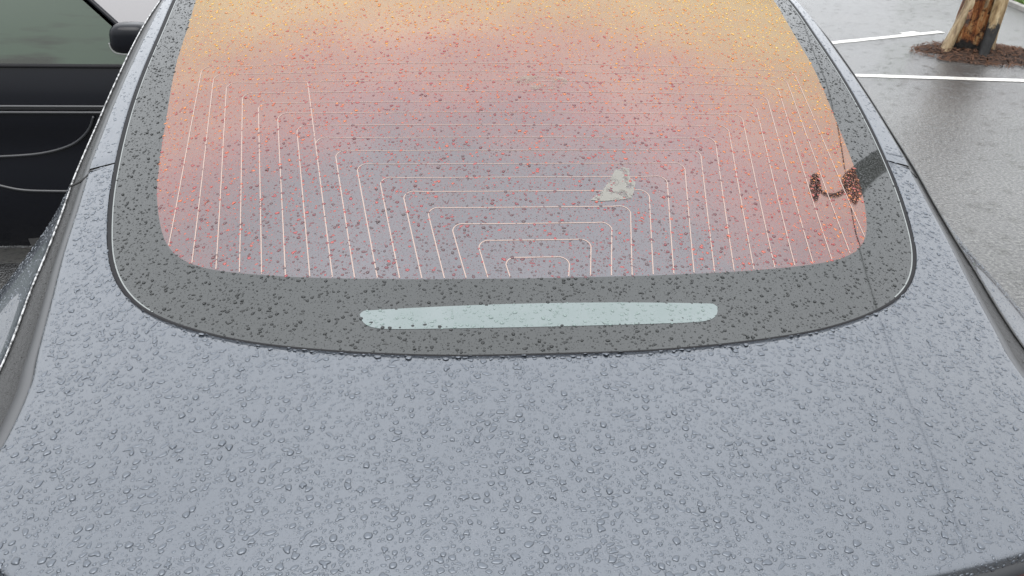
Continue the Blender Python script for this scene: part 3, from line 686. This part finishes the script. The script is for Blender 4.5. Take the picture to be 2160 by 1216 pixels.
# ------------------------------------------------------------------ rain drops
def tri_sample(o, n, accept=None):
    me = o.data; me.calc_loop_triangles(); T = np.zeros(len(me.loop_triangles) * 3, dtype=np.int32); me.loop_triangles.foreach_get('vertices', T); T = T.reshape(-1, 3)
    V = np.zeros(len(me.vertices) * 3, dtype=np.float32); me.vertices.foreach_get('co', V); V = V.reshape(-1, 3).astype(float)
    Nv = np.zeros(len(me.vertices) * 3, dtype=np.float32); me.vertices.foreach_get('normal', Nv); Nv = Nv.reshape(-1, 3).astype(float)
    a, b, c = V[T[:, 0]], V[T[:, 1]], V[T[:, 2]]; ar = np.linalg.norm(np.cross(b - a, c - a), axis=1) / 2
    dens = n
    N = rng.poisson(dens * ar.sum()); k = rng.choice(len(T), N, p=ar / ar.sum()); r1, r2 = np.sqrt(rng.random(N)), rng.random(N)
    w_ = np.c_[1 - r1, r1 * (1 - r2), r1 * r2]
    p = (V[T[k]] * w_[..., None]).sum(1); q = (Nv[T[k]] * w_[..., None]).sum(1); q /= np.linalg.norm(q, axis=1)[:, None]
    q *= np.sign(q[:, 2:3] + 1e-9)
    if accept is not None:
        s = accept(p); p, q = p[s], q[s]
    return p, q
def thin_out(P, R, fac=1.0):
    """largest first; drop those that would overlap an accepted one"""
    order = np.argsort(-R); cell = .012; H = {}; keep = []
    for i in order:
        p, r = P[i], R[i]; c = (int(math.floor(p[0] / cell)), int(math.floor(p[1] / cell))); ok = True
        for dx in (-1, 0, 1):
            for dy in (-1, 0, 1):
                for j in H.get((c[0] + dx, c[1] + dy), ()):
                    d = P[j] - p
                    if d[0] * d[0] * .6 + d[1] * d[1] * 1.3 + d[2] * d[2] < (fac * (r + R[j])) ** 2: ok = False; break
                if not ok: break
            if not ok: break
        if ok: keep.append(i); H.setdefault(c, []).append(i)
    return A(keep)
def drop_geo(P, N, R, asp, ang, seg, rings, irr, hf):
    """domes: returns verts (n, k, 3) and faces for one drop"""
    n = len(P); a = np.linspace(0, 2 * np.pi, seg, endpoint=False)[None]
    rad = np.ones((n, seg))
    for k, am in ((2, .5), (3, 1.), (4, .6), (5, .45)):
        rad += irr[:, None] * am * rng.normal(0, 1, (n, 1)) * np.cos(k * a + rng.uniform(0, 6.28, (n, 1)))
    rad = np.clip(rad, .45, 1.7)
    ex = A([1., 0, 0])[None] - N * N[:, :1]; ex /= np.linalg.norm(ex, axis=1)[:, None]; ey = np.cross(N, ex)
    ca, sa = np.cos(ang)[:, None], np.sin(ang)[:, None]
    lx = rad * np.cos(a) * np.sqrt(asp)[:, None]; ly = rad * np.sin(a) / np.sqrt(asp)[:, None]
    # bend long drops a little
    ly = ly + (rng.normal(0, .22, (n, 1)) * (asp[:, None] - 1)) * (lx ** 2 - .5) * .5
    x = (lx * ca - ly * sa) * R[:, None]; y = (lx * sa + ly * ca) * R[:, None]
    V = []
    for rho, h in rings:
        V.append(P[:, None] + rho * (x[..., None] * ex[:, None] + y[..., None] * ey[:, None]) + (h * (R * hf / np.sqrt(asp))[:, None, None] - .00015) * N[:, None])
    V.append((P + N * ((R * hf / np.sqrt(asp)) - .00015)[:, None])[:, None])
    V = np.concatenate(V, 1); m_ = len(rings); F = []
    for i in range(m_ - 1):
        for j in range(seg): F.append([i * seg + j, i * seg + (j + 1) % seg, (i + 1) * seg + (j + 1) % seg, (i + 1) * seg + j])
    Tt = [[(m_ - 1) * seg + j, (m_ - 1) * seg + (j + 1) % seg, m_ * seg] for j in range(seg)]
    return V, F, Tt
RING_BIG = [(1., -.12), (1.0, .06), (.96, .36), (.84, .66), (.62, .87), (.32, .97)]
RING_MID = [(1., -.1), (.97, .36), (.78, .74), (.42, .95)]
RING_SMALL = [(1., -.05), (.82, .6)]
px_of = lambda p: (p - CAM) @ cf
def in_frame(P, mg=40):
    v = P - CAM; z = v @ cf; x = 1080 + 1632 * (v @ cr) / z; y = 608 - 1632 * (v @ cu) / z
    return (x > -mg) & (x < 2160 + mg) & (y > -mg) & (y < 1216 + mg), z
SINGLES = []     # candidates for drops built one by one
def drops(surface, dens, rmin, rmax, pw, mat, label, big=.0030, accept=None, fac=1.0, hf=.62, aspm=1.25, keepone=True, name='rain_drops', edge=()):
    p, q = tri_sample(surface, dens, accept)
    u = rng.random(len(p)); R = rmin * (1 - u * (1 - (rmin / rmax) ** pw)) ** (-1 / pw)
    for E_ in edge:      # no drop hangs over an edge of its panel
        ok = np.ones(len(p), dtype=bool)
        for c0_ in range(0, len(p), 4000):
            d2 = ((p[c0_:c0_ + 4000, None, :2] - E_[None, ::3]) ** 2).sum(-1).min(1)
            ok[c0_:c0_ + 4000] = np.sqrt(d2) > 1.35 * R[c0_:c0_ + 4000] + .002
        p, q, R = p[ok], q[ok], R[ok]
    k = thin_out(p, R, fac); p, q, R = p[k], q[k], R[k]
    asp = np.clip(np.exp(rng.normal(math.log(aspm), .28, len(p))), .8, 3.4); long = (rng.random(len(p)) < .07) & (R > .002); asp[long] *= rng.uniform(1.3, 2.0, long.sum())
    ang = -.55 * p[:, 0] / .7 + rng.normal(0, .38, len(p)); irr = np.where(R > .0018, .11, .06) * rng.uniform(.3, 1.6, len(p))
    vis, z = in_frame(p, -6)
    groups = [(R > big, 18, RING_BIG), ((R <= big) & (R > .0014), 11, RING_MID), (R <= .0014, 6, RING_SMALL)]
    Vs, Fq, Ft, FN, RN, off = [], [], [], [], [], 0
    for sel, seg, rings in groups:
        i = np.where(sel)[0]
        if not len(i): continue
        V, F, T3 = drop_geo(p[i], q[i], R[i], asp[i], ang[i], seg, rings, irr[i], hf * rng.uniform(.8, 1.15, len(i)))
        rn = rng.random(len(i))
        if keepone and rings is RING_BIG:
            sz = R[i] ** 2 * (-(((p[i] - CAM) * q[i]).sum(1))) / z[i] ** 3
            for j in range(len(i)):
                if vis[i[j]]: SINGLES.append([sz[j], V[j], F, T3, mat, label, q[i[j]], rn[j], p[i[j]]])
            gone = vis[i]; V, rn, i = V[~gone], rn[~gone], i[~gone]
            if not len(i): continue
        nv = V.shape[1]; base = off + np.arange(len(i))[:, None, None] * nv
        Fq.append((base + A(F)[None]).reshape(-1, 4)); Ft.append((base + A(T3)[None]).reshape(-1, 3)); Vs.append(V.reshape(-1, 3))
        FN.append(np.repeat(q[i], nv, 0)); RN.append(np.repeat(rn, nv)); off += len(i) * nv
    return dict(V=Vs, Fq=Fq, Ft=Ft, FN=FN, RN=RN, off=off, mat=mat, label=label, name=name)
def add_single(b, s):
    V = s[1]; b['Fq'].append(A(s[2]) + b['off']); b['Ft'].append(A(s[3]) + b['off']); b['V'].append(V); b['FN'].append(np.repeat(s[6][None], len(V), 0)); b['RN'].append(np.full(len(V), s[7])); b['off'] += len(V)
def drop_attrs(me, fn, rn):
    a = me.attributes.new('film_normal', 'FLOAT_VECTOR', 'POINT'); a.data.foreach_set('vector', np.asarray(fn, dtype=np.float32).ravel())
    a = me.attributes.new('variation', 'FLOAT', 'POINT'); a.data.foreach_set('value', np.asarray(rn, dtype=np.float32).ravel())
def build_stuff(b):
    if not b['V']: return
    V = np.concatenate(b['V']).astype(np.float32); q = np.concatenate(b['Fq']); t = np.concatenate(b['Ft'])
    me = bpy.data.meshes.new(b['name']); me.vertices.add(len(V)); me.vertices.foreach_set('co', V.ravel())
    me.loops.add(q.size + t.size); me.loops.foreach_set('vertex_index', np.r_[q.ravel(), t.ravel()].astype(np.int32))
    me.polygons.add(len(q) + len(t)); me.polygons.foreach_set('loop_start', np.r_[np.arange(len(q)) * 4, q.size + np.arange(len(t)) * 3].astype(np.int32))
    me.update(calc_edges=True); me.materials.append(b['mat']); me.polygons.foreach_set('use_smooth', np.ones(len(me.polygons), dtype=bool))
    drop_attrs(me, np.concatenate(b['FN']), np.concatenate(b['RN']))
    o = bpy.data.objects.new(b['name'], me); COL.objects.link(o); tag(o, b['stuff'], kind='stuff'); return o

OUTF = np.concatenate([(OUT * [-1, 1])[:0:-1], OUT]); OUTF = np.stack([np.interp(np.linspace(0, len(OUTF) - 1, 600), np.arange(len(OUTF)), OUTF[:, k]) for k in (0, 1)], 1)
vis_y = lambda y1: (lambda P: P[:, 1] < y1)
on_lens = lambda P: (np.abs(P[:, 0]) < .262) & (P[:, 1] > .397 + .02 * (P[:, 0] / .264) ** 2) & (P[:, 1] < .438)
batches = []
b = drops(lid, 220000, .00045, .0049, 1.72, M['drop_on_paint'], 'lid', .0026, fac=.88, hf=.44, edge=(gfull, OUTF)); b['stuff'] = 'small rain drops beaded all over the grey boot lid'; batches.append(b)
for r_ in rails:
    b = drops(r_, 50000, .0005, .0034, 1.9, M['drop_on_paint'], 'rail', keepone=False, big=.0034, hf=.40, edge=(gfull,)); b['stuff'] = 'small rain drops on the grey roof rail beside the rear window'; batches.append(b)
b = drops(win, 120000, .0004, .0031, 1.9, M['drop_on_frit'], 'frit', .0024, hf=.66, edge=(GI,), accept=lambda P: ~on_lens(P) & (P[:, 1] < 1.75)); b['stuff'] = 'small dark rain drops on the grey border of the rear window'; batches.append(b)
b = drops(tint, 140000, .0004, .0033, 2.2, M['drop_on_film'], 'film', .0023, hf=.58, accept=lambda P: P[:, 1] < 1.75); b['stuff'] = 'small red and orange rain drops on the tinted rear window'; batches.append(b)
b = drops(lens, 30000, .0008, .0035, 1.7, M['drop_on_lens'], 'lens', keepone=False, big=.0034); b['stuff'] = 'pale rain drops on the third brake light'; batches.append(b)
for s in side_meshes:
    if s.name.startswith(('rear_fender', 'drip_channel')):
        m_ = M['drop_on_paint'] if s.name.startswith('rear_fender') else M['wet_black_trim']
        b = drops(s, 30000, .0007, .0030, 1.8, m_, 'side', keepone=False, big=.004, hf=.4, accept=lambda P: (P[:, 2] > .75) & (P[:, 1] < 1.0)); b['stuff'] = 'rain drops clinging to the wet side of the car'; batches.append(b)
# the three hundred largest drops in view are things of their own, the rest stay in their sheet
SINGLES.sort(key=lambda s: -s[0])
LAB = {'lid': ('large clear rain drop beaded on the grey boot lid', 'large rain drops on the boot lid'),
       'frit': ('large dark rain drop on the grey border of the rear window', 'large rain drops on the window border'),
       'film': ('large red or orange rain drop on the tinted pane of the rear window', 'large rain drops on the tinted pane')}
bl = {b['label']: b for b in batches}
quota = {'lid': 200, 'frit': 45, 'film': 55}
for s in SINGLES:
    if quota[s[5]] <= 0: add_single(bl[s[5]], s); continue
    quota[s[5]] -= 1
    V = s[1]; c = s[8]
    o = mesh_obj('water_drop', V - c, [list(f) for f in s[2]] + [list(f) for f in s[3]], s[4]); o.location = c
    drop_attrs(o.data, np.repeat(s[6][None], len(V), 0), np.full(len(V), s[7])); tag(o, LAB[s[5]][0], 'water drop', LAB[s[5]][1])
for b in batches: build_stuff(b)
# bead glints on the left drip moulding are painted into its colour
print('DROPS', [(b['label'], b['off']) for b in batches], len(SINGLES))
